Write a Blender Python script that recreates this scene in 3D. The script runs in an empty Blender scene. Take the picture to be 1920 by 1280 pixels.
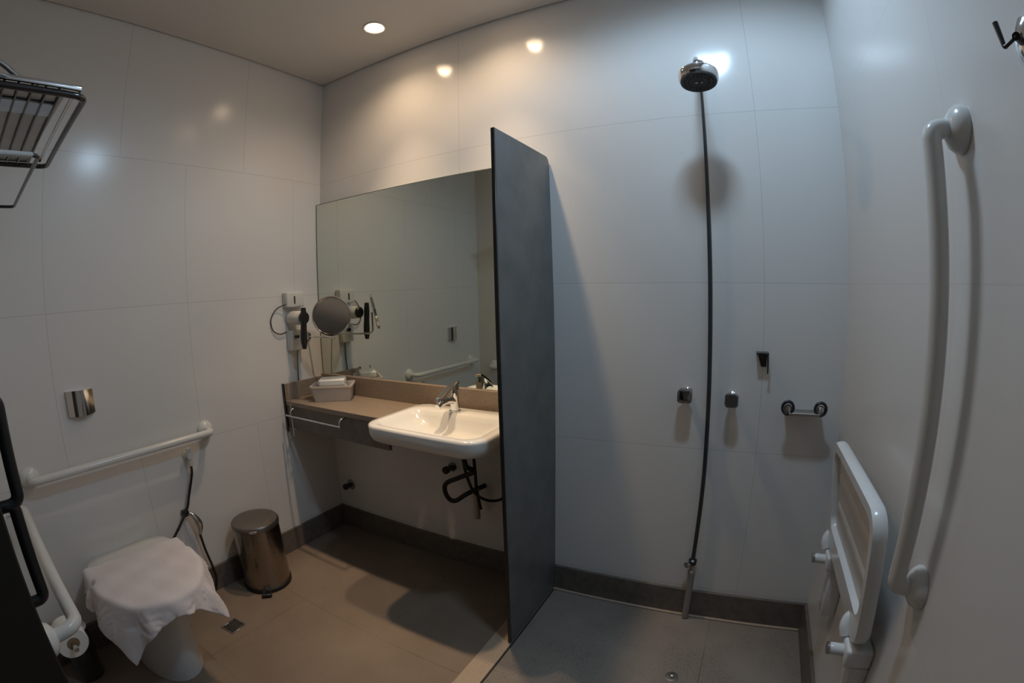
import bpy, bmesh, math, random
from mathutils import Vector, Matrix
random.seed(4)
C = bpy.context.scene
COL = C.collection
PI = math.pi

# ------------------------------------------------------------------ camera
W, R, D, H = 2.074, 0.3824, 1.72, 2.5665     # left wall, right wall, back wall, ceiling
CAMZ = 1.3537
cam_d = bpy.data.cameras.new('camera')
cam = bpy.data.objects.new('camera', cam_d)
COL.objects.link(cam)
C.camera = cam
cam.location = (0, 0, CAMZ)
yaw, pitch, roll = 0.48235587, -0.11407972, -0.02871047
cam.matrix_world = Matrix.Translation((0, 0, CAMZ)) @ Matrix.Rotation(yaw, 4, 'Z') @ Matrix.Rotation(PI/2 + pitch, 4, 'X') @ Matrix.Rotation(roll, 4, 'Z')
cam_d.type = 'PANO'                           # ultra wide lens: radial curve of a fisheye
cam_d.panorama_type = 'FISHEYE_LENS_POLYNOMIAL'
cam_d.sensor_fit = 'HORIZONTAL'
cam_d.sensor_width = 36
S = 1.92/36
cam_d.fisheye_fov = math.radians(200)
cam_d.fisheye_polynomial_k0 = 0
cam_d.fisheye_polynomial_k1 = -1.09590128*S
cam_d.fisheye_polynomial_k2 = -0.16089208*S**2
cam_d.fisheye_polynomial_k3 = 0.26923327*S**3
cam_d.fisheye_polynomial_k4 = -0.07365991*S**4
cam_d.clip_start = 0.01

# ------------------------------------------------------------------ world, exposure
world = bpy.data.worlds.new('world'); C.world = world
world.use_nodes = True
world.node_tree.nodes['Background'].inputs[0].default_value = (.9, .85, .8, 1)
world.node_tree.nodes['Background'].inputs[1].default_value = 0.05
C.view_settings.view_transform = 'Standard'
C.view_settings.look = 'None'
C.view_settings.gamma = 1
C.view_settings.use_curve_mapping = False
C.view_settings.exposure = 0.0

WARM, COOL = (1.0, .73, .47), (.54, .77, 1.0)
# (x, y, colour, wide watts, wide cone, blend, beam watts, beam cone, source radius)
LAMPS = [(-1.407, 1.445, WARM, 13, 146, .8, 50, 68, .03),
         (-0.873, 1.445, WARM, 13, 146, .8, 50, 68, .03),
         (-0.065, 0.97, COOL, 39, 174, .4, 0, 0, .078)]

# ------------------------------------------------------------------ material helpers
def mat(name, col, rough=.5, metal=0, spec=.5, noise=None, bump=None, coat=0, trans=0, emis=None):
    m = bpy.data.materials.new(name); m.use_nodes = True
    nt = m.node_tree; b = nt.nodes['Principled BSDF']
    b.inputs['Base Color'].default_value = (*col, 1)
    b.inputs['Roughness'].default_value = rough
    b.inputs['Metallic'].default_value = metal
    b.inputs['Specular IOR Level'].default_value = spec
    b.inputs['Coat Weight'].default_value = coat
    b.inputs['Transmission Weight'].default_value = trans
    if emis:
        b.inputs['Emission Color'].default_value = (*emis[0], 1)
        b.inputs['Emission Strength'].default_value = emis[1]
    tc = nt.nodes.new('ShaderNodeTexCoord')
    if noise:      # (scale, second colour, low, high)
        n = nt.nodes.new('ShaderNodeTexNoise'); n.inputs['Scale'].default_value = noise[0]; n.inputs['Detail'].default_value = 6
        r = nt.nodes.new('ShaderNodeMapRange'); r.inputs[1].default_value = noise[2]; r.inputs[2].default_value = noise[3]
        mx = nt.nodes.new('ShaderNodeMix'); mx.data_type = 'RGBA'
        mx.inputs[6].default_value = (*col, 1); mx.inputs[7].default_value = (*noise[1], 1)
        nt.links.new(tc.outputs['Object'], n.inputs['Vector']); nt.links.new(n.outputs['Fac'], r.inputs[0])
        nt.links.new(r.outputs[0], mx.inputs[0]); nt.links.new(mx.outputs[2], b.inputs['Base Color'])
    if bump:       # (scale, strength)
        n = nt.nodes.new('ShaderNodeTexNoise'); n.inputs['Scale'].default_value = bump[0]; n.inputs['Detail'].default_value = 4
        bp = nt.nodes.new('ShaderNodeBump'); bp.inputs['Strength'].default_value = bump[1]; bp.inputs['Distance'].default_value = .002
        nt.links.new(tc.outputs['Object'], n.inputs['Vector']); nt.links.new(n.outputs['Fac'], bp.inputs['Height'])
        nt.links.new(bp.outputs[0], b.inputs['Normal'])
    return m

def tile_mat(name, axes, col, mortar, off, size=(.6105, .6105), stagger=.5, rough=.14, spec=.35, speck=None, line=.0016, freq=3):
    """large tiles laid in world metres; axes = the two object axes that run across and up"""
    m = mat(name, col, rough, spec=spec)
    nt = m.node_tree; b = nt.nodes['Principled BSDF']
    tc = nt.nodes.new('ShaderNodeTexCoord'); sp = nt.nodes.new('ShaderNodeSeparateXYZ'); cb = nt.nodes.new('ShaderNodeCombineXYZ')
    nt.links.new(tc.outputs['Object'], sp.inputs[0])
    for k, a in enumerate(axes):
        ad = nt.nodes.new('ShaderNodeMath'); ad.operation = 'ADD'; ad.inputs[1].default_value = off[k]
        nt.links.new(sp.outputs['XYZ'.index(a)], ad.inputs[0]); nt.links.new(ad.outputs[0], cb.inputs[k])
    br = nt.nodes.new('ShaderNodeTexBrick')
    br.offset = stagger; br.offset_frequency = freq; br.squash = 1
    br.inputs['Scale'].default_value = 1
    br.inputs['Brick Width'].default_value = size[0]; br.inputs['Row Height'].default_value = size[1]
    br.inputs['Mortar Size'].default_value = line; br.inputs['Mortar Smooth'].default_value = .3; br.inputs['Bias'].default_value = 0
    br.inputs['Color1'].default_value = (*col, 1)
    br.inputs['Color2'].default_value = (*[c*.985 for c in col], 1)
    br.inputs['Mortar'].default_value = (*mortar, 1)
    nt.links.new(cb.outputs[0], br.inputs['Vector'])
    out = br.outputs['Color']
    if speck:
        for sc, c2, lo, hi in speck:
            n = nt.nodes.new('ShaderNodeTexNoise'); n.inputs['Scale'].default_value = sc; n.inputs['Detail'].default_value = 5
            r = nt.nodes.new('ShaderNodeMapRange'); r.inputs[1].default_value = lo; r.inputs[2].default_value = hi
            mx = nt.nodes.new('ShaderNodeMix'); mx.data_type = 'RGBA'
            mx.inputs[7].default_value = (*c2, 1)
            nt.links.new(tc.outputs['Object'], n.inputs['Vector']); nt.links.new(n.outputs['Fac'], r.inputs[0])
            nt.links.new(r.outputs[0], mx.inputs[0]); nt.links.new(out, mx.inputs[6]); out = mx.outputs[2]
    nt.links.new(out, b.inputs['Base Color'])
    return m

WALLC = (.76, .735, .71)
M = {}
M['back'] = tile_mat('white_wall_tile_back', 'XZ', WALLC, (.62, .60, .575), (-.085+1.221*3, -.1404), size=(1.221, .6105), stagger=0, rough=.125)
M['side'] = tile_mat('white_wall_tile_side', 'YZ', WALLC, (.60, .58, .555), (-.309+.6105*2, -.1404), rough=.19)
M['right'] = tile_mat('white_wall_tile_right', 'YZ', WALLC, (.70, .675, .65), (-.25+.6105*2, -.1404), rough=.2)
M['front'] = mat('painted_wall', (.66, .63, .58), .4, noise=(6, (.62, .59, .54), .3, .7))
M['ceil'] = mat('ceiling_paint', (.74, .71, .68), .75, noise=(5, (.72, .69, .66), .3, .7))
FL, FLD = (.235, .180, .138), (.12, .09, .07)
M['floor'] = tile_mat('beige_stone_floor', 'XY', FL, (.15, .12, .10), (.31, -.54), size=(.9, .51), stagger=.5, freq=2, rough=.42, spec=.4,
                      speck=[(260, FLD, .52, .72), (3.5, (.28, .22, .17), .4, .75)], line=.0025)
M['sfloor'] = tile_mat('grey_stone_shower_floor', 'XY', (.25, .215, .185), (.13, .11, .10), (.0, .05), size=(.9, .9), stagger=0, rough=.38, spec=.4,
                       speck=[(240, (.10, .085, .075), .54, .72), (4, (.30, .26, .225), .4, .75)], line=.002)
M['stone'] = mat('brown_stone', (.30, .235, .18), .35, noise=(180, (.22, .17, .13), .45, .7))
M['kerb'] = mat('pale_stone', (.46, .36, .27), .4, noise=(200, (.34, .26, .20), .5, .75))
M['base'] = mat('dark_stone_skirting', (.16, .135, .115), .38, noise=(30, (.12, .10, .085), .4, .7))
M['chrome'] = mat('chrome', (.75, .75, .75), .08, 1, noise=(3, (.70, .70, .71), .4, .7))
M['binst'] = mat('bronzed_steel', (.34, .30, .26), .20, 1, noise=(60, (.29, .255, .22), .4, .7))
M['dchrome'] = mat('dark_chrome', (.32, .32, .33), .10, 1, noise=(3, (.28, .28, .29), .4, .7))
M['binlid'] = mat('dull_bronzed_steel', (.30, .27, .24), .38, 1, noise=(60, (.26, .235, .21), .4, .7))
M['satin'] = mat('satin_steel', (.50, .47, .44), .28, 1, noise=(60, (.44, .41, .38), .4, .7))
M['dark'] = mat('dark_steel', (.10, .10, .105), .22, 1, noise=(20, (.07, .07, .08), .4, .7))
M['black'] = mat('black_plastic', (.012, .012, .013), .35, noise=(10, (.018, .017, .017), .4, .7))
M['white'] = mat('white_enamel', (.74, .73, .70), .22, noise=(8, (.71, .70, .67), .4, .7))
M['plastic'] = mat('white_plastic', (.68, .66, .62), .35, noise=(8, (.64, .62, .58), .4, .7))
M['porc'] = mat('white_porcelain', (.80, .79, .76), .10, noise=(4, (.78, .77, .74), .4, .7), coat=.3)
M['cloth'] = mat('white_towel', (.80, .745, .765), .95, spec=.1, noise=(300, (.72, .67, .69), .4, .7), bump=(700, .5))
M['paper'] = mat('white_paper', (.78, .77, .74), .9, spec=.1, bump=(300, .2))
M['card'] = mat('brown_card', (.25, .17, .10), .9)
M['panel'] = mat('grey_frosted_panel', (.155, .158, .156), .34, noise=(9, (.115, .120, .120), .38, .7), bump=(60, .25))
M['pedge'] = mat('black_panel_edge', (.015, .015, .015), .3, noise=(10, (.02, .02, .02), .4, .7))
M['mirror'] = mat('mirror_silver', (.68, .72, .66), .0, 1)
M['medge'] = mat('mirror_edge', (.10, .13, .11), .3)
M['door'] = mat('black_door_paint', (.010, .008, .006), .5, noise=(8, (.014, .011, .008), .4, .7))
M['rubber'] = mat('black_rubber', (.012, .012, .012), .6)
M['pipe'] = mat('grey_pvc', (.30, .28, .26), .4, noise=(14, (.25, .24, .22), .4, .7))
M['bpipe'] = mat('beige_pvc', (.45, .38, .28), .4, noise=(14, (.40, .33, .25), .4, .7))
M['beige'] = mat('cream_plastic', (.58, .51, .44), .4, noise=(14, (.54, .47, .41), .4, .7))
M['seatp'] = mat('cream_seat_plastic', (.62, .56, .49), .35, noise=(14, (.59, .53, .46), .4, .7))
M['seatf'] = mat('white_seat_frame', (.76, .76, .75), .22, noise=(14, (.73, .73, .72), .4, .7))
M['smoke'] = mat('smoked_glass', (.035, .032, .03), .06, noise=(14, (.03, .027, .025), .4, .7), coat=.6)
M['glass'] = mat('frosted_glass', (.45, .52, .58), .25, trans=.5, noise=(5, (.40, .48, .54), .4, .7))

# ------------------------------------------------------------------ mesh helpers
def bm_box(bm, x0, x1, y0, y1, z0, z1, bev=0, seg=2):
    t = bmesh.new()
    bmesh.ops.create_cube(t, size=1)
    for v in t.verts:
        v.co = ((x0+x1)/2 + v.co.x*(x1-x0), (y0+y1)/2 + v.co.y*(y1-y0), (z0+z1)/2 + v.co.z*(z1-z0))
    if bev: bmesh.ops.bevel(t, geom=t.edges[:], offset=bev, segments=seg, affect='EDGES', profile=.5)
    return join(bm, t)
def join(bm, t, mtx=None):
    if mtx: bmesh.ops.transform(t, matrix=mtx, verts=t.verts)
    me = bpy.data.meshes.new('t'); t.to_mesh(me); bm.from_mesh(me); bpy.data.meshes.remove(me); t.free()
    return bm
def smooth_path(pts, n=6):
    p = [Vector(q) for q in pts]
    if len(p) < 3: return p
    out = []
    for i in range(len(p)-1):
        a = p[i-1] if i else p[0]*2-p[1]; b = p[i]; c = p[i+1]; d = p[i+2] if i+2 < len(p) else p[-1]*2-p[-2]
        for k in range(n):
            t = k/n
            out.append(.5*((2*b) + (c-a)*t + (2*a-5*b+4*c-d)*t*t + (3*b-a-3*c+d)*t**3))
    return out + [p[-1]]
def fillet(pts, r, n=6):
    """polyline with rounded corners"""
    p = [Vector(q) for q in pts]; out = [p[0]]
    for i in range(1, len(p)-1):
        a = (p[i-1]-p[i]); c = (p[i+1]-p[i]); rr = min(r, a.length*.49, c.length*.49)
        A = p[i]+a.normalized()*rr; B = p[i]+c.normalized()*rr
        for k in range(n+1):
            t = k/n; out.append(A*(1-t)**2 + p[i]*2*t*(1-t) + B*t*t)
    return out + [p[-1]]
def bm_tube(bm, pts, r, seg=14, caps=True):
    p = [Vector(q) for q in pts]; n = len(p)
    rs = r if isinstance(r, (list, tuple)) else [r]*n
    t0 = (p[1]-p[0]).normalized()
    up = Vector((0, 0, 1)) if abs(t0.z) < .9 else Vector((1, 0, 0))
    u = t0.cross(up).normalized(); rings = []
    for i in range(n):
        t = (p[min(i+1, n-1)]-p[max(i-1, 0)]).normalized()
        u = (u - t*u.dot(t)).normalized(); w = t.cross(u)
        rings.append([bm.verts.new(p[i] + (u*math.cos(a)+w*math.sin(a))*rs[i]) for a in [2*PI*k/seg for k in range(seg)]])
    for a, b in zip(rings, rings[1:]):
        for k in range(seg):
            bm.faces.new((a[k], a[(k+1) % seg], b[(k+1) % seg], b[k]))
    if caps:
        bm.faces.new(rings[0][::-1]); bm.faces.new(rings[-1])
    return bm
def bm_lathe(bm, prof, origin=(0, 0, 0), axis=(0, 0, 1), seg=32, sx=1, sy=1):
    """prof: list of (radius, height along the axis); closed at the ends"""
    q = Vector((0, 0, 1)).rotation_difference(Vector(axis).normalized()).to_matrix().to_4x4()
    mt = Matrix.Translation(origin) @ q
    rings = []
    for r, h in prof:
        if r < 1e-6: rings.append([bm.verts.new(mt @ Vector((0, 0, h)))])
        else: rings.append([bm.verts.new(mt @ Vector((r*sx*math.cos(2*PI*k/seg), r*sy*math.sin(2*PI*k/seg), h))) for k in range(seg)])
    for a, b in zip(rings, rings[1:]):
        for k in range(seg):
            k2 = (k+1) % seg
            if len(a) == 1 and len(b) == 1: continue
            if len(a) == 1: bm.faces.new((a[0], b[k2], b[k]))
            elif len(b) == 1: bm.faces.new((a[k], a[k2], b[0]))
            else: bm.faces.new((a[k], a[k2], b[k2], b[k]))
    if len(rings[0]) > 1: bm.faces.new(rings[0][::-1])
    if len(rings[-1]) > 1: bm.faces.new(rings[-1])
    return bm
def rrect(cx, cy, hx, hy, r, n=8, bow=0):
    r = min(r, hx*.999, hy*.999); out = []
    for sx, sy, a0 in ((1, 1, 0), (-1, 1, PI/2), (-1, -1, PI), (1, -1, 3*PI/2)):
        for k in range(n+1):
            a = a0 + k/n*PI/2
            x = sx*(hx-r)+r*math.cos(a); y = sy*(hy-r)+r*math.sin(a)
            if bow and y < 0: y -= bow*(1-(x/hx)**2)
            out.append((cx+x, cy+y))
    return out
def bm_loft(bm, loops, cap0=True, cap1=True):
    """loops: closed rings of 3-D points with equal counts"""
    rings = [[bm.verts.new(p) for p in l] for l in loops]; n = len(rings[0])
    for a, b in zip(rings, rings[1:]):
        for k in range(n): bm.faces.new((a[k], a[(k+1) % n], b[(k+1) % n], b[k]))
    if cap0: bm.faces.new(rings[0][::-1])
    if cap1: bm.faces.new(rings[-1])
    return bm

LOC = {}
def obj(name, bm, m, parent=None, smooth=True, sub=0, kind=None, label=None, angle=40):
    bmesh.ops.recalc_face_normals(bm, faces=bm.faces)
    if parent is not None: origin = LOC[parent.name].copy()
    else:
        xs = [v.co for v in bm.verts]
        lo = Vector([min(v[i] for v in xs) for i in range(3)]); hi = Vector([max(v[i] for v in xs) for i in range(3)])
        origin = Vector(((lo.x+hi.x)/2, (lo.y+hi.y)/2, lo.z)) if kind != 'structure' else Vector((0, 0, 0))
    bmesh.ops.translate(bm, vec=-origin, verts=bm.verts)
    me = bpy.data.meshes.new(name); bm.to_mesh(me); bm.free()
    o = bpy.data.objects.new(name, me); COL.objects.link(o)
    me.materials.append(M[m] if isinstance(m, str) else m)
    if smooth:
        me.polygons.foreach_set('use_smooth', [True]*len(me.polygons))
        me.set_sharp_from_angle(angle=math.radians(angle))
    if sub:
        s = o.modifiers.new('sub', 'SUBSURF'); s.levels = sub; s.render_levels = sub
    if parent is not None: o.parent = parent
    else: o.location = origin
    LOC[o.name] = origin
    if kind: o['kind'] = kind
    if label: o['label'] = label
    return o
def thing(name, label, cat, loc, group=None):
    o = bpy.data.objects.new(name, None); COL.objects.link(o); o.empty_display_size = .05
    o.location = loc; o['label'] = label; o['category'] = cat
    if group: o['group'] = group
    LOC[o.name] = Vector(loc)
    return o
def tag(o, label, cat, group=None):
    o['label'] = label; o['category'] = cat
    if group: o['group'] = group
    return o
def struct(name, bm, m, parent=None):
    return obj(name, bm, m, parent, smooth=False, kind='structure')
NB = bmesh.new

# ------------------------------------------------------------------ room shell
struct('wall_back', bm_box(NB(), -W-.12, R+.12, D, D+.12, -.1, H+.1), 'back')
struct('wall_left', bm_box(NB(), -W-.12, -W, -.12, D, -.1, H+.1), 'side')
struct('wall_right', bm_box(NB(), R, R+.12, -.12, D, -.1, H+.1), 'right')
wf = bm_box(NB(), -W, -1.32, -.12, 0, 0, H)
bm_box(wf, -1.32, R, -.12, 0, 2.12, H)
struct('wall_front', wf, 'front')
struct('ceiling', bm_box(NB(), -W+.010, R, 0, D-.010, H, H+.03), 'ceil')
struct('ceiling.001', bm_box(NB(), -W, R, -.12, D, H+.03, H+.1), 'ceil')
struct('wall_front.001', bm_box(NB(), -W, R, -.12, -.001, H, H+.03), 'front')
struct('floor', bm_box(NB(), -W, -.80, -.9, D, -.1, 0), 'floor')
struct('trim_1', bm_box(NB(), -.80, -.7135, -.9, D, -.1, .004, .002), 'kerb')
struct('trim_2', bm_box(NB(), -.7135, -.707, -.9, D, -.1, -.001), 'rubber')
struct('floor.001', bm_box(NB(), -.707, R, -.9, D, -.1, -.002), 'sfloor')
zb, tb = .128, .013
bb = bm_box(NB(), -W, -.74, D-tb, D, 0, zb, .002, 1)
bm_box(bb, -.7125, R, D-tb, D, -.002, zb, .002, 1)
struct('baseboard_back', bb, 'base')
struct('baseboard_left', bm_box(NB(), -W, -W+tb, 0, D-tb, 0, zb, .002, 1), 'base')
struct('baseboard_right', bm_box(NB(), R-tb, R, 0, D-tb, -.002, zb, .002, 1), 'base')
# pale sealing bead where the shower floor meets the skirting
struct('trim_3', bm_box(NB(), -.712, R-tb, D-tb-.012, D-tb, -.002, .006, .002, 1), 'kerb')

# ------------------------------------------------------------------ sliding door at the left of the doorway
dl = struct('door_1', bm_box(NB(), -1.34, -.30, -.045, .003, .005, 2.10, .001, 1), 'door')
for zc, hh, dep in ((1.155, .085, .040), (.985, .085, .030)):
    x0 = -.90
    pts = fillet([(x0, .002, zc+hh), (x0, dep, zc+hh), (x0, dep, zc-hh), (x0, .002, zc-hh)], .035, 8)
    obj('door_handle', bm_tube(NB(), pts, .0105), 'black', dl)

# ------------------------------------------------------------------ ceiling downlights
def downlight(i, x, y, col, watts, cone, blend, bwatts, bcone, rad, label):
    t = thing('ceiling_downlight', label, 'ceiling light', (x, y, H), 'recessed ceiling downlights')
    obj('trim_ring', bm_lathe(NB(), [(.040, 0), (.050, 0), (.051, -.004), (.048, -.006), (.043, -.005), (.040, -.003)], (x, y, H), seg=40), 'white', t)
    lens = mat('lamp_lens_%d' % i, (1, 1, 1), .4, emis=(col, 26 if col is WARM else 7))
    obj('lens', bm_lathe(NB(), [(.0405, -.0005), (.0405, -.004), (.03, -.008), (.015, -.010), (0, -.011)], (x, y, H), seg=32), lens, t)
    for wt, cn, bl in ((watts, cone, blend), (bwatts, bcone, 1)):
        if not wt: continue
        L = bpy.data.lights.new('lamp_light', 'SPOT'); L.energy = wt; L.color = col
        L.spot_size = math.radians(cn); L.spot_blend = bl; L.shadow_soft_size = rad
        lo = bpy.data.objects.new('lamp_light', L); COL.objects.link(lo); lo.parent = t; lo.location = (0, 0, -.014)
    return t
LL = ['warm round ceiling downlight shining above the left side of the wall mirror',
      'warm round ceiling downlight above the washbasin near the grey partition panel',
      'cool white ceiling downlight above the shower area']
for i, (a, l) in enumerate(zip(LAMPS, LL)): downlight(i, *a, l)

# ------------------------------------------------------------------ partition panel
t = thing('shower_partition', 'tall grey frosted partition panel between washbasin and shower', 'partition', (-.72, 1.5, 0))
PX = -.713
def pan(y0, y1, z0, z1, r):
    pts = [(y0, z0), (y1, z0), (y1, z1-r)]
    pts += [(y1-r+r*math.cos(a), z1-r+r*math.sin(a)) for a in [k/6*PI/2 for k in range(1, 7)]] + [(y0, z1)]
    return pts
pp = pan(1.286, D-.001, .006, 1.868, .03)
obj('glass_panel', bm_loft(NB(), [[(PX-.010, y, z) for y, z in pp], [(PX, y, z) for y, z in pp]]), 'panel', t, smooth=False)
eb = bm_box(NB(), PX-.013, PX+.0005, 1.280, 1.286, .006, 1.869, .001, 1)
obj('edge_strip', eb, 'pedge', t, label='black front edge strip')

# ------------------------------------------------------------------ mirror
t = thing('wall_mirror', 'large frameless rectangular wall mirror above the stone vanity counter', 'mirror', (-1.4, D-.005, .928))
obj('glass', bm_box(NB(), -2.066, PX-.012, 1.689, D-.012, .9285, 1.850), 'mirror', t, smooth=False)
eb = bm_box(NB(), -2.0705, PX-.012, 1.6885, D-.001, 1.850, 1.8535)
bm_box(eb, -2.0705, -2.0665, 1.6885, D-.001, .9285, 1.850)
bm_box(eb, -2.066, PX-.012, D-.0115, D-.001, .9285, 1.8495)
obj('edge', eb, 'medge', t, smooth=False)

# ------------------------------------------------------------------ vanity counter
CT = .830
t = thing('vanity_counter', 'brown stone vanity counter with upstand and deep front apron', 'counter', (-1.4, 1.55, .66))
b = bm_box(NB(), -2.0735, -1.318, 1.405, D-.001, .805, CT, .002, 1)
bm_box(b, -1.318, -.805, 1.652, D-.001, .805, CT, .001, 1)
bm_box(b, -.805, PX-.014, 1.405, D-.001, .805, CT, .002, 1)
obj('countertop', b, 'stone', t, smooth=False)
b = bm_box(NB(), -2.0735, PX-.014, 1.676, D-.001, CT, .928, .002, 1)
obj('backsplash', b, 'stone', t, smooth=False)
obj('side_splash', bm_box(NB(), -2.0735, -2.058, 1.408, 1.676, CT, .916, .002, 1), 'stone', t, smooth=False)
obj('front_apron', bm_box(NB(), -2.0735, -1.335, 1.408, 1.424, .69, .805), 'base', t, smooth=False)
obj('front_apron', bm_box(NB(), -.785, PX-.014, 1.408, 1.424, .765, .805), 'base', t, smooth=False)

obj('edge_strip', bm_box(NB(), -2.0735, -2.058, 1.400, 1.4075, .665, .918, .001, 1), 'dark', t, smooth=False, label='dark metal end strip')

# towel rail on the apron
t = thing('towel_rail', 'thin chrome towel rail mounted under the left end of the vanity counter', 'towel rail', (-1.8, 1.40, .76))
obj('bar', bm_tube(NB(), [(-2.02, 1.372, .765), (-1.60, 1.372, .765)], .0045), 'chrome', t)
for x in (-1.975, -1.60):
    obj('bracket', bm_tube(NB(), fillet([(x, 1.4075, .80), (x, 1.385, .80), (x, 1.372, .79), (x, 1.372, .762)], .01), .005), 'chrome', t)
t = thing('vertical_rail', 'slim upright chrome rail at the left end of the counter', 'rail', (-1.99, 1.39, .66))
obj('rod', bm_tube(NB(), [(-1.99, 1.388, .655), (-1.99, 1.388, .93)], .004), 'chrome', t)
for z in (.69, .81):
    obj('clip', bm_box(NB(), -1.994, -1.986, 1.388, 1.4075, z-.006, z+.006, .001, 1), 'chrome', t)

# ------------------------------------------------------------------ washbasin
t = thing('washbasin', 'white rounded rectangular semi-recessed washbasin overhanging the vanity counter', 'sink', (-1.06, 1.45, .77))
def ring(cx, cy, hx, hy, r, z, bow=0): return [(x, y, z) for x, y in rrect(cx, cy, hx, hy, r, 8, bow)]
cx, cy, hx, hy = -1.062, 1.452, .272, .198
b = bm_loft(NB(), [ring(cx, cy+.03, .12, .09, .05, .745), ring(cx, cy+.01, .20, .15, .07, .762, .008), ring(cx, cy, hx-.03, hy-.03, .07, .775, .012),
                   ring(cx, cy, hx-.010, hy-.008, .07, .789, .014), ring(cx, cy, hx-.002, hy-.001, .07, .81, .014), ring(cx, cy, hx, hy, .07, .838, .014),
                   ring(cx, cy, hx-.002, hy-.002, .068, .846, .014), ring(cx, cy, hx-.008, hy-.008, .064, .850, .014),
                   ring(cx, cy-.033, hx-.035, hy-.060, .055, .850, .012), ring(cx, cy-.033, hx-.042, hy-.066, .055, .846, .012),
                   ring(cx, cy-.033, hx-.055, hy-.078, .055, .825, .010), ring(cx, cy-.03, hx-.10, hy-.095, .06, .790, .006),
                   ring(cx, cy-.02, .10, .07, .05, .778), ring(cx, cy-.02, .03, .03, .029, .774)])
obj('basin', b, 'porc', t, angle=60)
obj('drain', bm_lathe(NB(), [(.0, .7742), (.024, .7742), (.024, .7765), (.018, .7775), (0, .7770)], (cx, cy-.02, 0)), 'chrome', t)

t = thing('basin_tap', 'chrome single-lever mixer tap standing on the washbasin', 'faucet', (-1.105, 1.585, .85))
bx, by = -1.105, 1.585
obj('body', bm_lathe(NB(), [(.024, 0), (.024, .004), (.020, .008), (.019, .05), (.020, .080), (.0195, .108), (.015, .116), (0, .118)], (bx, by, .8502), (0, 0, 1)), 'chrome', t)
sp = [(bx, by-.005, .895), (bx-.004, by-.045, .905), (bx-.008, by-.085, .900), (bx-.010, by-.108, .890)]
obj('spout', bm_tube(NB(), smooth_path(sp, 5), [.016]*6+[.0145]*5+[.013]*5, 16), 'chrome', t)
lv = [(bx+.001, by+.018, .972), (bx+.000, by+.0, .966), (bx-.006, by-.05, .942), (bx-.012, by-.100, .914)]
b = NB()
lvs = smooth_path(lv, 5)
rows = []
for i, p in enumerate(lvs):
    wd = .017 - .005*i/len(lvs); th = .007
    rows.append([(p.x-wd, p.y, p.z-th), (p.x+wd, p.y, p.z-th), (p.x+wd, p.y, p.z+th), (p.x-wd, p.y, p.z+th)])
bm_loft(b, rows)
bmesh.ops.bevel(b, geom=b.edges[:], offset=.0015, segments=1, affect='EDGES')
obj('lever', b, 'chrome', t)

# ------------------------------------------------------------------ basin plumbing
t = thing('basin_plumbing', 'black looped trap and hoses with a pale pipe stub under the washbasin', 'pipes', (-1.08, 1.62, .31))
obj('trap', bm_tube(NB(), smooth_path([(-1.06, 1.55, .74), (-1.06, 1.57, .62), (-1.05, 1.62, .575), (-1.13, 1.62, .53), (-1.205, 1.62, .487), (-1.217, 1.62, .445), (-1.195, 1.62, .408), (-1.16, 1.62, .408), (-1.11, 1.63, .445), (-1.08, 1.66, .462), (-1.06, D-.002, .465)], 6), .011), 'rubber', t)
obj('hose', bm_tube(NB(), smooth_path([(-1.105, 1.60, .745), (-1.104, 1.62, .606), (-1.086, 1.62, .53), (-1.055, 1.62, .47), (-1.0, 1.63, .44), (-.95, 1.66, .44), (-.935, D-.002, .455)], 6), .0065), 'rubber', t)
obj('hose', bm_tube(NB(), smooth_path([(-1.04, 1.60, .745), (-1.046, 1.62, .571), (-1.05, 1.63, .48), (-1.053, 1.66, .372)], 6), .007), 'rubber', t)
obj('waste_pipe', bm_tube(NB(), [(-1.073, 1.66, .318), (-1.073, 1.66, .47)], .014, 18), 'bpipe', t, label='pale beige pipe stub')
b = bm_lathe(NB(), [(.016, 0), (.020, .006), (.020, .03), (0, .03)], (-.93, D-.001, .455), (0, -1, 0)); obj('wall_outlet', b, 'rubber', t)
t = thing('stop_valve', 'small black stop valve on the back wall below the washbasin', 'valve', (-1.22, D, .53))
obj('flange', bm_lathe(NB(), [(.022, 0), (.022, .006), (.012, .01), (.012, .04), (0, .04)], (-1.235, D-.001, .53), (0, -1, 0)), 'dark', t)
obj('knob', bm_lathe(NB(), [(.010, .04), (.018, .043), (.018, .062), (.012, .067), (0, .067)], (-1.235, D-.001, .53), (0, -1, 0), 12), 'rubber', t)
t = thing('stop_valve', 'round dark water outlet low on the back wall beside the corner', 'valve', (-1.96, D, .27))
obj('flange', bm_lathe(NB(), [(.030, 0), (.030, .005), (.022, .008), (0, .008)], (-1.965, D-.001, .278), (0, -1, 0)), 'satin', t)
obj('knob', bm_lathe(NB(), [(.014, .008), (.014, .035), (.018, .037), (.018, .055), (0, .055)], (-1.965, D-.001, .278), (0, -1, 0), 16), 'dark', t)

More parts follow.
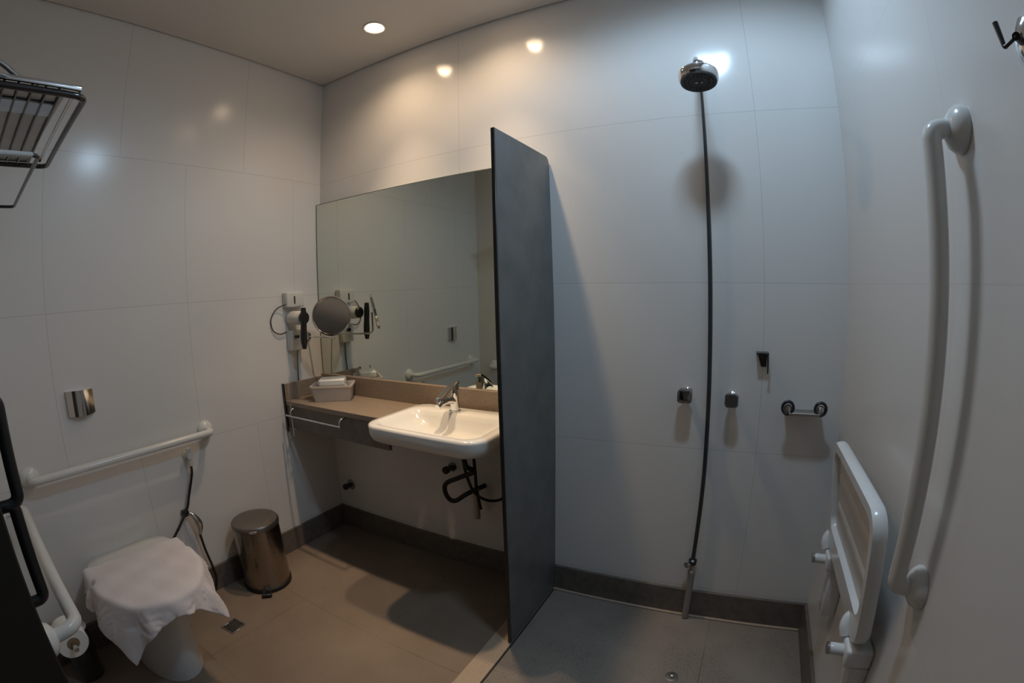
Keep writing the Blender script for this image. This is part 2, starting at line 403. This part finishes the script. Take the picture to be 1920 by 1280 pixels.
# ------------------------------------------------------------------ amenity box on the counter
def rotz(cx_, cy_, a): return Matrix.Translation((cx_, cy_, 0)) @ Matrix.Rotation(a, 4, 'Z')
BM = rotz(-1.845, 1.562, math.radians(38))
t = thing('amenity_box', 'cream tapered box holding folded white cloths on the left of the counter', 'box', (-1.845, 1.562, CT))
def rb(m4, hx_, hy_, r, z): return [m4 @ Vector((x, y, z)) for x, y in rrect(0, 0, hx_, hy_, r, 4)]
b = bm_loft(NB(), [rb(BM, .092, .056, .012, CT+.0005), rb(BM, .104, .066, .014, CT+.068), rb(BM, .110, .071, .015, CT+.070), rb(BM, .110, .071, .015, CT+.080),
                   rb(BM, .103, .065, .013, CT+.080), rb(BM, .100, .062, .013, CT+.070), rb(BM, .088, .052, .012, CT+.006)])
obj('tray', b, 'beige', t)
t = thing('folded_cloth', 'stack of folded white cloths lying in the cream box', 'cloth', (-1.845, 1.562, CT+.007))
for k in range(3):
    b = bm_loft(NB(), [rb(BM @ Matrix.Rotation(.02*(k-1), 4, 'Z'), .072-.002*k-d, .046-d, .012, CT+.0075+.034*k+z) for d, z in ((.006, 0), (0, .006), (0, .027), (.006, .0335))])
    obj('cloth_fold', b, 'paper', t)
# ------------------------------------------------------------------ wall hairdryer, sockets, cord
t = thing('hair_dryer', 'white wall-mounted hair dryer with black handle beside the mirror', 'hair dryer', (-W, 1.49, 1.08))
b = bm_box(NB(), -W+.0005, -W+.045, 1.445, 1.56, 1.303, 1.382, .008, 3)
hb = obj('holder', b, 'plastic', t)
obj('switch', bm_box(NB(), -W+.045, -W+.049, 1.49, 1.497, 1.32, 1.36, .001, 1), 'dark', hb)
obj('barrel', bm_lathe(NB(), [(.030, 0), (.034, .006), (.036, .03), (.036, .08), (.033, .108), (.028, .115), (0, .115)], (-W+.0005, 1.49, 1.248), (1, 0, 0)), 'plastic', t)
obj('nozzle', bm_lathe(NB(), [(.026, .112), (.031, .118), (.031, .128), (.024, .134), (0, .134)], (-W, 1.49, 1.248), (1, 0, 0)), 'black', t)
b = bm_tube(NB(), smooth_path([(-1.915, 1.462, 1.300), (-1.918, 1.462, 1.24), (-1.925, 1.462, 1.16), (-1.925, 1.462, 1.095)], 4), [.012, .014, .015, .016, .016, .016, .016, .017, .018, .018, .017, .014, .010], 14)
obj('handle', b, 'black', t)
obj('cord', bm_tube(NB(), smooth_path([(-W+.03, 1.447, 1.32), (-W+.012, 1.40, 1.30), (-W+.006, 1.365, 1.25), (-W+.008, 1.372, 1.195), (-W+.012, 1.41, 1.172), (-W+.012, 1.452, 1.178)], 6), .0028, 8), 'dark', t)
t = thing('wall_socket', 'white rectangular wall socket box below the hair dryer', 'socket', (-W, 1.50, 1.08))
obj('housing', bm_box(NB(), -W+.0005, -W+.034, 1.458, 1.545, 1.080, 1.185, .006, 2), 'plastic', t)
obj('plug', bm_box(NB(), -W+.034, -W+.046, 1.488, 1.512, 1.142, 1.158, .003, 2), 'dark', t)
obj('cord', bm_tube(NB(), smooth_path([(-W+.015, 1.515, 1.082), (-W+.01, 1.512, 1.0), (-W+.01, 1.508, .918)], 4), .003, 8), 'dark', t)

# magnifying mirror
t = thing('magnifying_mirror', 'round chrome magnifying mirror on a wall arm in the corner', 'mirror', (-1.80, 1.52, 1.25))
mc = Vector((-1.785, 1.535, 1.253)); md = Vector((.70, -.71, .22)).normalized()
obj('rim', bm_lathe(NB(), [(.090, -.008), (.098, -.004), (.098, .006), (.092, .008), (.089, .0035), (.089, -.007)], mc, md, 48), 'chrome', t)
obj('glass', bm_lathe(NB(), [(.089, -.007), (.089, .0035), (0, .0035)], mc, md, 48), mat('magnifier_glass', (.44, .31, .22), .14, 1), t)
obj('arm', bm_tube(NB(), fillet([(-W+.002, 1.60, 1.14), (-1.90, 1.60, 1.14), (-1.83, 1.585, 1.14), (mc.x-.008, mc.y+.012, 1.14), (mc.x-.008, mc.y+.012, 1.250)], .02), .005), 'chrome', t)
obj('wall_plate', bm_lathe(NB(), [(.024, 0), (.024, .004), (.016, .009), (0, .010)], (-W+.0005, 1.60, 1.14), (1, 0, 0)), 'chrome', t)

# ------------------------------------------------------------------ pedal bin
t = thing('pedal_bin', 'steel pedal bin on the floor beside the vanity', 'bin', (-1.895, 1.03, 0))
BX, BY = -1.928, 1.035
obj('body', bm_lathe(NB(), [(.112, .012), (.115, .03), (.113, .305), (.112, .320), (0, .320)], (BX, BY, 0), seg=48), 'binst', t)
obj('base_ring', bm_lathe(NB(), [(.114, 0), (.119, .004), (.119, .02), (.115, .024)], (BX, BY, 0), seg=48), 'rubber', t)
obj('lid', bm_lathe(NB(), [(.113, .321), (.116, .324), (.116, .340), (.110, .348), (.07, .355), (0, .357)], (BX, BY, 0), seg=48), 'binlid', t)
a = math.radians(-38)
pm = rotz(BX, BY, a)
obj('lid_tab', join(NB(), bm_box(NB(), .112, .124, -.018, .018, .328, .338, .003), pm), 'chrome', t)
obj('pedal', join(NB(), bm_box(NB(), .105, .155, -.024, .024, .006, .018, .004), pm), 'rubber', t)
b = join(NB(), bm_box(NB(), .118, .152, -.020, .020, .0185, .021, .001, 1), pm); obj('pedal_cap', b, 'chrome', t)

# ------------------------------------------------------------------ floor drains
def drain(x, y, s, z, a, label):
    t = thing('floor_drain', label, 'drain', (x, y, z), 'floor drains')
    m4 = rotz(x, y, a)
    obj('frame', join(join(join(join(NB(), bm_box(NB(), -s, s, -s, -s+.008, z, z+.003, .001, 1), m4), bm_box(NB(), -s, s, s-.008, s, z, z+.003, .001, 1), m4),
        bm_box(NB(), -s, -s+.008, -s+.008, s-.008, z, z+.003, .001, 1), m4), bm_box(NB(), s-.008, s, -s+.008, s-.008, z, z+.003, .001, 1), m4), 'satin', t)
    b = NB()
    n = 7; w = (2*s-.016)/n
    for k in range(n):
        join(b, bm_box(NB(), -s+.008, s-.008, -s+.008+k*w+.001, -s+.008+(k+1)*w-.003, z+.0003, z+.0022), m4)
    obj('grate', b, 'dark', t, smooth=False)
drain(-1.755, .715, .042, .0002, .15, 'square dark floor drain beside the toilet')
t = thing('floor_drain', 'small round chrome drain in the shower floor', 'drain', (-.095, 1.33, 0), 'floor drains')
obj('rim', bm_lathe(NB(), [(.024, -.0019), (.024, .0005), (.020, .0015), (.0, .0015)], (-.095, 1.33, 0)), 'satin', t)
obj('plug', bm_lathe(NB(), [(.010, .0015), (.010, .008), (.007, .011), (0, .012)], (-.095, 1.33, 0)), 'chrome', t)

# ------------------------------------------------------------------ toilet
TY = .425
t = thing('toilet', 'white floor-standing toilet with closed lid against the left wall', 'toilet', (-1.75, TY, 0))
def oval(xb, xf, hw, z, n=40, p=2.6):
    """seat outline: square at the back, round at the front"""
    out = []
    xm = xb + (xf-xb)*.45
    for k in range(n):
        a = 2*PI*k/n; c, s = math.cos(a), math.sin(a)
        if c >= 0: x = xm + (xf-xm)*abs(c)**(2/2.1); y = hw*math.copysign(abs(s)**(2/2.1), s)
        else: x = xm - (xm-xb)*abs(c)**(2/5); y = hw*math.copysign(abs(s)**(2/5), s)*(.93+.07*abs(s))
        out.append((x, TY+y, z))
    return out
b = bm_loft(NB(), [oval(-W+.002, -1.60, .115, .0), oval(-W+.002, -1.60, .113, .12), oval(-W+.002, -1.585, .125, .20), oval(-W+.002, -1.535, .155, .29),
                   oval(-W+.002, -1.495, .175, .35), oval(-W+.002, -1.480, .180, .385), oval(-W+.002, -1.485, .176, .392)])
obj('bowl', b, mat('toilet_porcelain', (.66, .68, .69), .15, noise=(4, (.64, .66, .67), .4, .7)), t, angle=60)
obj('seat', bm_loft(NB(), [oval(-1.99, -1.475, .182, .393), oval(-1.99, -1.47, .186, .400), oval(-1.99, -1.475, .183, .409)]), 'white', t, angle=60)
LZ = .432
obj('lid', bm_loft(NB(), [oval(-1.995, -1.475, .182, .410), oval(-1.995, -1.468, .188, .414), oval(-1.995, -1.468, .188, .424), oval(-1.99, -1.476, .181, .430), oval(-1.96, -1.52, .14, LZ)]), 'white', t, angle=60)
for s in (-1, 1):
    obj('hinge', bm_tube(NB(), [(-2.005, TY+s*.06, .405), (-2.005, TY+s*.11, .405)], .012), 'white', t)

# towel draped over the lid
def lid_out(y0):     # front reach of the lid at a given offset from its middle
    return None
nu, nv = 56, 60
xb, xfr, hw = -1.995, -1.468, .190
xm = xb + (xfr-xb)*.45
def inside_metric(x, y):
    """signed distance style: <=0 on the lid, >0 outside, with the outward direction"""
    best = None
    # closest point on outline
    for (px, py, _) in OUT:
        d = (px-x)**2 + (py-y)**2
        if best is None or d < best[0]: best = (d, px, py)
    d, px, py = best
    if x < xm: ins = abs(y-TY) < hw and x > xb
    else: ins = ((x-xm)/(xfr-xm))**2.1 + (abs(y-TY)/hw)**2.1 < 1
    return (-math.sqrt(d) if ins else math.sqrt(d)), px, py
OUT = oval(xb, xfr, hw, 0, 160)
b = NB(); grid = []
skew = math.radians(-4)
for i in range(nu+1):
    row = []
    for j in range(nv+1):
        u = i/nu; v = j/nv
        # flat towel laid on the lid, turned slightly
        fx = -1.885 + u*.485; fy = TY-.005 + (v-.5)*.565
        fx, fy = -1.885 + (fx+1.885)*math.cos(skew) - (fy-TY)*math.sin(skew), TY + (fx+1.885)*math.sin(skew) + (fy-TY)*math.cos(skew)
        s, px, py = inside_metric(fx, fy)
        wr = .0025*math.sin(fx*41+fy*17)+.002*math.sin(fy*63-fx*23)
        if s <= .004:
            p = Vector((fx, fy, LZ+.007+wr))
        else:
            ox, oy = (fx-px)/max(s, 1e-5), (fy-py)/max(s, 1e-5)
            ang = math.atan2(oy, ox)
            bend = .02
            if s < bend:
                f = s/bend; out = bend*.64*math.sin(f*PI/2); dz = bend*.64*(1-math.cos(f*PI/2))
            else:
                ss = s-bend
                ripple = .010*math.sin(ang*9+.6)+.005*math.sin(ang*17)
                out = bend*.64 + ss*.30 + ripple*min(1, ss/.06); dz = bend*.64 + ss*.93
            p = Vector((px+ox*out, py+oy*out, LZ+.007+wr-dz))
        row.append(b.verts.new(p))
    grid.append(row)
for i in range(nu):
    for j in range(nv): b.faces.new((grid[i][j], grid[i+1][j], grid[i+1][j+1], grid[i][j+1]))
tw = obj('towel', b, 'cloth', angle=180)
s = tw.modifiers.new('thick', 'SOLIDIFY'); s.thickness = .004; s.offset = 1
s = tw.modifiers.new('sub', 'SUBSURF'); s.levels = 1; s.render_levels = 1
tag(tw, 'white towel draped over the closed toilet lid', 'towel')

# flush plate
t = thing('flush_plate', 'curved chrome flush plate on the left wall above the toilet', 'flush plate', (-W, .40, .97))
b = NB(); rows = []
for k in range(13):
    f = k/12; y = .347+.108*f; x = -W+.004+.024*math.sin(PI*(f*.80+.12)) 
    rows.append([(x, y, 1.068-.004*f), (x, y, .972+.006*math.sin(PI*f)*-1), (-W+.0005, y, .974), (-W+.0005, y, 1.066-.004*f)])
bm_loft(b, rows); obj('cover', b, 'chrome', t, angle=30)
obj('button', bm_box(NB(), -W+.0265, -W+.031, .405, .410, .985, 1.062, .001, 1), 'chrome', t)

# ------------------------------------------------------------------ grab bars
def flange(name, o_, ax, par, m='white'):
    return obj(name, bm_lathe(NB(), [(.040, 0), (.040, .006), (.034, .016), (.022, .024), (.017, .026), (0, .026)], o_, ax, 32), m, par)
def grab(label, pts, r, fl, loc):
    t = thing('grab_bar', label, 'grab bar', loc, 'white grab bars')
    obj('bar', bm_tube(NB(), fillet(pts, .055, 8), r, 20), 'white', t)
    for o_, ax in fl: flange('flange', o_, ax, t)
    return t
xw = -W
grab('white horizontal grab bar on the left wall above the towel-covered toilet', [(xw+.012, .150, .782), (xw+.078, .150, .782), (xw+.078, .935, .790), (xw+.012, .935, .790)], .0155,
     [((xw+.0005, .150, .782), (1, 0, 0)), ((xw+.0005, .935, .790), (1, 0, 0))], (xw, .54, .78))
grab('white horizontal grab bar beside the toilet next to the black door', [(-1.93, .012, .722), (-1.93, .092, .722), (-1.10, .080, .712), (-1.10, .0135, .705)], .0165,
     [((-1.93, .0005, .722), (0, 1, 0)), ((-1.10, .0035, .705), (0, 1, 0))], (-1.5, 0, .7))
grab('long white vertical grab bar on the right wall', [(R-.012, .80, 1.605), (R-.054, .80, 1.605), (R-.050, .80, .835), (R-.012, .80, .835)], .0165,
     [((R-.0005, .80, 1.605), (-1, 0, 0)), ((R-.0005, .80, .835), (-1, 0, 0))], (R, .80, .83))

# ------------------------------------------------------------------ bidet sprayer
t = thing('bidet_sprayer', 'chrome hand-held bidet sprayer with dark hose on the left wall by the toilet', 'bidet sprayer', (-W, .80, .7))
b = bm_lathe(NB(), [(.020, 0), (.020, .006), (.012, .010), (.012, .030), (.014, .032), (.014, .05), (0, .05)], (-W+.0005, .822, .700), (1, 0, 0))
obj('wall_valve', b, 'plastic', t)
obj('valve_body', bm_tube(NB(), [(-W+.036, .822, .735), (-W+.036, .822, .655)], .011), 'plastic', t)
obj('hose', bm_tube(NB(), smooth_path([(-W+.036, .822, .66), (-W+.034, .817, .613), (-W+.034, .782, .521), (-W+.034, .758, .464), (-W+.034, .699, .394), (-W+.030, .645, .33), (-W+.03, .60, .24), (-W+.04, .60, .13), (-W+.05, .68, .03), (-W+.05, .77, .018), (-W+.04, .812, .07), (-W+.034, .813, .15), (-W+.034, .800, .243), (-W+.036, .792, .335)], 7), .0062, 10), 'dark', t)
obj('wall_holder', bm_box(NB(), -W+.0005, -W+.030, .738, .768, .428, .458, .005, 2), 'black', t)
obj('spray_head', bm_tube(NB(), smooth_path([(-W+.036, .792, .33), (-W+.042, .798, .36), (-W+.045, .795, .395), (-W+.040, .780, .43), (-W+.030, .765, .443)], 4), [.008, .009, .010, .012, .014, .016, .017, .018, .018, .017, .015, .013, .012, .011, .010, .010, .009], 16), 'chrome', t)

# ------------------------------------------------------------------ toilet paper + brush
t = thing('toilet_roll_holder', 'wall bracket holding a toilet roll under the grab bar by the door', 'paper holder', (-1.58, 0, .41))
obj('spindle', bm_tube(NB(), [(-1.66, .078, .395), (-1.505, .078, .395)], .008), 'chrome', t)
obj('arm', bm_tube(NB(), fillet([(-1.66, .002, .395), (-1.66, .078, .395), (-1.655, .078, .395)], .01), .006), 'chrome', t)
obj('wall_plate', bm_lathe(NB(), [(.022, 0), (.022, .004), (.014, .008), (0, .008)], (-1.66, .0005, .395), (0, 1, 0)), 'chrome', t)
b = bm_lathe(NB(), [(.021, 0), (.048, 0), (.050, .002), (.050, .098), (.048, .100), (.021, .100)], (-1.645, .078, .395), (1, 0, 0), 40)
for f in [f for f in b.faces if len(f.verts) > 4]: b.faces.remove(f)
rings0 = [v for v in b.verts]
b.verts.ensure_lookup_table(); n = 40
for k in range(n): b.faces.new((b.verts[5*n+k], b.verts[5*n+(k+1) % n], b.verts[(k+1) % n], b.verts[k]))
rl = obj('toilet_roll', b, 'paper'); tag(rl, 'white toilet paper roll on the bracket under the grab bar by the door', 'toilet paper')
obj('core', bm_lathe(NB(), [(.0205, .001), (.0205, .099)], (-1.645, .078, .395), (1, 0, 0), 32), 'card', rl)

t = thing('toilet_brush', 'dark cylindrical toilet brush holder on the floor behind the toilet roll', 'toilet brush', (-1.925, .115, 0))
obj('holder', bm_lathe(NB(), [(.052, 0), (.055, .004), (.055, .21), (.050, .215), (.047, .21), (.047, .02), (0, .018)], (-1.925, .115, 0), seg=36), 'smoke', t)
obj('lid', bm_lathe(NB(), [(.045, .214), (.056, .216), (.056, .222), (.02, .228), (0, .228)], (-1.925, .115, 0), seg=36), 'chrome', t)
obj('handle', bm_lathe(NB(), [(.006, .228), (.006, .33), (.010, .335), (.010, .365), (0, .37)], (-1.925, .115, 0), seg=16), 'chrome', t)
# ------------------------------------------------------------------ towel rack (top left)
t = thing('towel_rack', 'chrome towel shelf with bars high on the left beside the wall', 'towel rack', (-1.54, 0, 1.72))
zr, x0, x1, yr = 1.80, -1.68, -1.095, .238
obj('frame', bm_tube(NB(), fillet([(x1, .004, zr), (x1, yr, zr), (x0, yr+.02, zr), (x0, .004, zr)], .03, 6), .0075), 'dark', t)
obj('front_rail', bm_tube(NB(), [(x1-.012, yr-.022, zr+.012), (x0+.02, yr-.004, zr+.012)], .005), 'chrome', t)
for k in range(6):
    y = .040 + k*.029
    obj('slat', bm_tube(NB(), [(x1+.0, y, zr), (x0, y+.003*k, zr)], .0028, 8), 'dark', t)
obj('shelf_plate', bm_box(NB(), x0+.01, x1-.01, .012, yr-.040, zr+.006, zr+.010, .001, 1), mat('brushed_plate', (.40, .37, .33), .30, 1, noise=(20, (.36, .33, .30), .4, .7)), t)
for xx in (x1-.02, x1-.10):
    obj('top_clamp', bm_tube(NB(), smooth_path([(xx, .004, zr+.05), (xx, .05, zr+.055), (xx-.005, .09, zr+.035), (xx-.005, .12, zr+.016)], 4), .006), 'chrome', t)
obj('end_cap', bm_box(NB(), x1-.024, x1+.006, .006, yr-.01, zr+.010, zr+.022, .003, 2), 'chrome', t)
obj('reflection_strip', bm_box(NB(), x1-.15, x1-.075, .02, yr-.05, zr+.0005, zr+.0055, .001, 1), mat('bluish_reflection_paint', (.60, .70, .80), .35, .6, noise=(20, (.52, .62, .74), .4, .7)), t, label='pale bluish reflection painted as a strip')  # cool lamp's reflection in the shelf, put into the strip's bluish colour
lz = 1.69
obj('hanging_rail', bm_tube(NB(), fillet([(-1.18, .004, lz), (-1.18, .164, lz), (-1.755, .172, lz), (-1.755, .004, lz)], .02, 6), .0048), 'dark', t)
obj('rail_arm', bm_tube(NB(), [(-1.18, .004, lz), (-1.18, .150, lz)], .0065), 'white', t)
for x in (x0+.01, x1-.01):
    obj('wall_bracket', bm_box(NB(), x-.012, x+.012, .0005, .012, lz-.02, zr+.05, .003, 2), 'chrome', t)

# ------------------------------------------------------------------ shower
t = thing('overhead_shower', 'round chrome shower head on a short arm high on the back wall', 'shower head', (-.09, 1.47, 2.0))
hd = Vector((.0, -.16, -1)).normalized()
hc = Vector((-.088, 1.452, 1.992))
sh = obj('head', bm_lathe(NB(), [(.058, -.004), (.063, .002), (.063, .022), (.056, .030), (.02, .040), (.012, .060), (0, .060)], hc, -hd, 48), 'chrome', t)
fc = obj('face_plate', bm_lathe(NB(), [(.058, .0), (.057, .006), (.02, .005), (0, .005)], hc+hd*.004, hd, 48), 'black', t, label='black spray face')
b = NB()
for rr, n in ((.045, 24), (.033, 16)):
    for k in range(n):
        a = 2*PI*k/n; q = Vector((0, 0, 1)).rotation_difference(hd)
        bm_lathe(b, [(.0018, 0), (.0014, .004), (0, .004)], hc+hd*.004+hd*.0045+q @ Vector((rr*math.cos(a), rr*math.sin(a), 0)), hd, 6)
obj('nozzles', b, 'rubber', fc)
b = NB()
for sx in (-1, 1):
    q = Vector((0, 0, 1)).rotation_difference(hd)
    bm_lathe(b, [(.0055, 0), (.0055, .001), (0, .001)], hc+hd*.004+hd*.0055+q @ Vector((sx*.007, 0, 0)), hd, 14)
obj('centre_emblem', b, 'chrome', fc)
arm = [Vector((-.100, D-.002, 2.165)), Vector((-.099, 1.64, 2.155)), Vector((-.096, 1.53, 2.10)), Vector((-.090, 1.475, 2.062)), Vector((-.088, 1.461, 2.046))]
obj('arm', bm_tube(NB(), smooth_path(arm, 6), .0095), 'chrome', t)
obj('ball_joint', bm_lathe(NB(), [(0, -.016), (.012, -.012), (.016, 0), (.012, .012), (0, .016)], hc-hd*.058, hd, 20), 'chrome', t)
obj('wall_flange', bm_lathe(NB(), [(.026, 0), (.026, .004), (.014, .012), (0, .012)], (-.100, D-.0005, 2.165), (0, -1, 0)), 'chrome', t)

t = thing('shower_riser', 'thin dark vertical riser pipe running down the shower wall', 'pipe', (-.104, D-.02, .25))
ri = [(-.097, D-.014, 2.10), (-.101, D-.016, 1.90), (-.106, D-.018, 1.60), (-.107, D-.019, 1.23), (-.104, D-.020, .90), (-.102, D-.020, .62), (-.108, D-.022, .29)]
obj('rod', bm_tube(NB(), smooth_path(ri, 6), [.0045+.0035*min(1, k/14) for k in range(37)], 12), mat('dark_riser', (.035, .04, .045), .3, noise=(10, (.03, .034, .038), .4, .7)), t)
obj('valve', bm_lathe(NB(), [(.010, 0), (.016, .004), (.017, .022), (.010, .028), (0, .028)], (-.108, D-.022, .262)), 'dark', t)
obj('knob', bm_lathe(NB(), [(.006, 0), (.006, .014), (.012, .016), (.012, .026), (0, .028)], (-.115, D-.030, .272), (-.6, -.8, 0), 16), 'chrome', t)
obj('lower_pipe', bm_tube(NB(), [(-.107, D-.033, .002), (-.106, D-.029, .225)], .0140, 18), 'pipe', t, label='grey plastic lower pipe')
obj('collar', bm_lathe(NB(), [(.0145, 0), (.0155, .003), (.0155, .014), (.012, .017), (.008, .040), (0, .040)], (-.107, D-.026, .222)), 'satin', t)

def knob(x, z, sq, label):
    t = thing('shower_tap', label, 'shower tap', (x, D, z), 'shower taps on the back wall')
    b = bm_lathe(NB(), [(.019, 0), (.019, .004), (.014, .008), (.014, .034), (0, .034)], (x, D-.0005, z), (0, -1, 0)); obj('stem', b, 'chrome', t)
    if sq: rings = [[(px, D-.034-d, pz) for px, pz in rrect(x, z, h, h*.92, .010, 5)] for h, d in ((.022, 0), (.026, .004), (.026, .038), (.021, .042))]
    else: rings = [[(px, D-.034-d, pz) for px, pz in rrect(x, z, h, h*1.05, .013, 5)] for h, d in ((.016, 0), (.020, .006), (.0245, .034), (.021, .040))]
    obj('knob', bm_loft(NB(), rings), 'dchrome', t)
    return t
knob(-.188, .965, True, 'square chrome shower tap knob to the left of the dark riser pipe')
knob(-.020, .958, False, 'chrome shower tap knob just right of the dark riser pipe')
t = thing('soap_hook', 'small dark metal hook above the chrome rail on the shower wall', 'hook', (.083, D, 1.09))
obj('top_plate', bm_box(NB(), .060, .104, D-.050, D-.0005, 1.118, 1.124, .002, 2), 'dark', t)
b = bm_loft(NB(), [[(.064, D-.004, 1.118), (.100, D-.004, 1.118), (.100, D-.0005, 1.118), (.064, D-.0005, 1.118)], [(.080, D-.004, 1.070), (.098, D-.004, 1.070), (.098, D-.0005, 1.070), (.080, D-.0005, 1.070)]])
obj('back_plate', b, 'dark', t, smooth=False)
obj('prong', bm_tube(NB(), smooth_path([(.100, D-.046, 1.119), (.101, D-.046, 1.09), (.102, D-.040, 1.06), (.102, D-.030, 1.052)], 4), .003, 8), 'dark', t)

t = thing('bar_holder', 'short chrome rail with two looped ends on the shower wall near the right corner', 'towel rail', (.245, D, .93))
xa, xc, zz, yy = .178, .292, .945, D-.075
for x in (xa, xc):
    ex = obj('end_loop', bm_tube(NB(), [(x+.019*math.cos(a), yy+.012*math.cos(a*1)*0, zz+.022*math.sin(a)) for a in [2*PI*k/24 for k in range(25)]], .0055, 10, False), 'dark', t)
    obj('post', bm_tube(NB(), [(x, D-.001, zz), (x, yy, zz)], .009), 'chrome', t)
    obj('post_cap', bm_lathe(NB(), [(.011, 0), (.013, .003), (.010, .008), (0, .009)], (x, yy, zz), (0, -1, 0), 20), 'chrome', t)
obj('rail', bm_tube(NB(), [(xa+.004, yy, zz-.020), (xc-.002, yy, zz-.020)], .0065), 'satin', t)
b = bm_box(NB(), xa, xc, yy+.008, D-.001, zz-.025, zz-.022)
obj('tray', b, 'satin', t, smooth=False)

# ------------------------------------------------------------------ folding shower seat
t = thing('folding_shower_seat', 'white folding shower seat folded up against the right wall', 'shower seat', (R, 1.14, .55))
lean = math.atan2(.030, .32)
SM = Matrix.Translation((.345, 1.14, .600)) @ Matrix.Rotation(-lean, 4, 'Y') @ Matrix.Rotation(PI/2, 4, 'Z') @ Matrix.Rotation(PI/2, 4, 'X')
# local: x along the wall (+y world), y up, z towards +x world
def sr(hx_, y0, y1, r, z): return [SM @ Vector((x, y, z)) for x, y in rrect(0, (y0+y1)/2, hx_, (y1-y0)/2, r, 8)]
b = bm_loft(NB(), [sr(.250, 0, .330, .055, -.020), sr(.254, -.004, .334, .058, -.010), sr(.254, -.004, .334, .058, .004), sr(.248, .002, .328, .053, .012),
                   sr(.226, .066, .306, .036, .012), sr(.222, .070, .302, .034, .004), sr(.222, .070, .302, .034, -.014), sr(.226, .066, .306, .036, -.020)], False, False)
b2 = b
b2.verts.ensure_lookup_table(); n = 36
for k in range(n): b2.faces.new((b2.verts[7*n+k], b2.verts[7*n+(k+1) % n], b2.verts[(k+1) % n], b2.verts[k]))
obj('seat_frame', b2, 'seatf', t)
b = bm_loft(NB(), [sr(.2235, .0685, .3035, .034, -.004), sr(.2235, .0685, .3035, .034, .006)])
obj('seat_panel', b, 'seatp', t, label='cream inset seat panel')
b = NB()
for k in range(2):
    y = .14 + k*.085
    bm_loft(b, [[SM @ Vector((px, py, z)) for px, py in rrect(0, y, h, (.018 if z > -.006 else .010), .009, 4)] for h, z in ((.205, -.004), (.198, -.0075))])
obj('rib', b, 'seatp', t)
for y in (1.335, .935):
    b = bm_box(NB(), .318, R-.0005, y-.034, y+.034, .540, .590, .008, 3)
    br = obj('wall_bracket', b, 'seatf', t)
    obj('wall_plate', bm_box(NB(), .338, R-.0005, y-.030, y+.030, .38, .539, .004, 2), 'seatf', br)
    obj('pivot', bm_tube(NB(), [(.285, y+.004, .565), (.291, y+.004, .565), (.322, y+.004, .563)], [.012, .0145, .0145], 18), 'seatf', br)
    obj('pivot_cap', bm_tube(NB(), [(.280, y+.004, .565), (.285, y+.004, .565)], .0148, 18), 'satin', br)
    obj('hinge_lug', bm_tube(NB(), smooth_path([(.322, y+.030, .586), (.318, y+.040, .605), (.326, y+.050, .622), (.340, y+.052, .628)], 4), .0145, 16), 'seatf', br)

# ------------------------------------------------------------------ robe hook on the right wall
t = thing('robe_hook', 'chrome robe hook with black arms high on the right wall', 'hook', (R, .60, 1.65))
obj('wall_plate', bm_lathe(NB(), [(.026, 0), (.026, .004), (.019, .008), (.012, .012), (0, .012)], (R-.0005, .575, 1.646), (-1, 0, 0), sx=1.25, sy=.8), 'chrome', t)
obj('stem', bm_tube(NB(), [(R-.010, .570, 1.644), (R-.033, .545, 1.638)], .005), 'black', t)
obj('arm', bm_tube(NB(), fillet([(R-.032, .545, 1.638), (R-.037, .568, 1.634), (R-.038, .576, 1.670)], .004), [.0025]*2+[.003]*6+[.0038], 12), 'black', t)
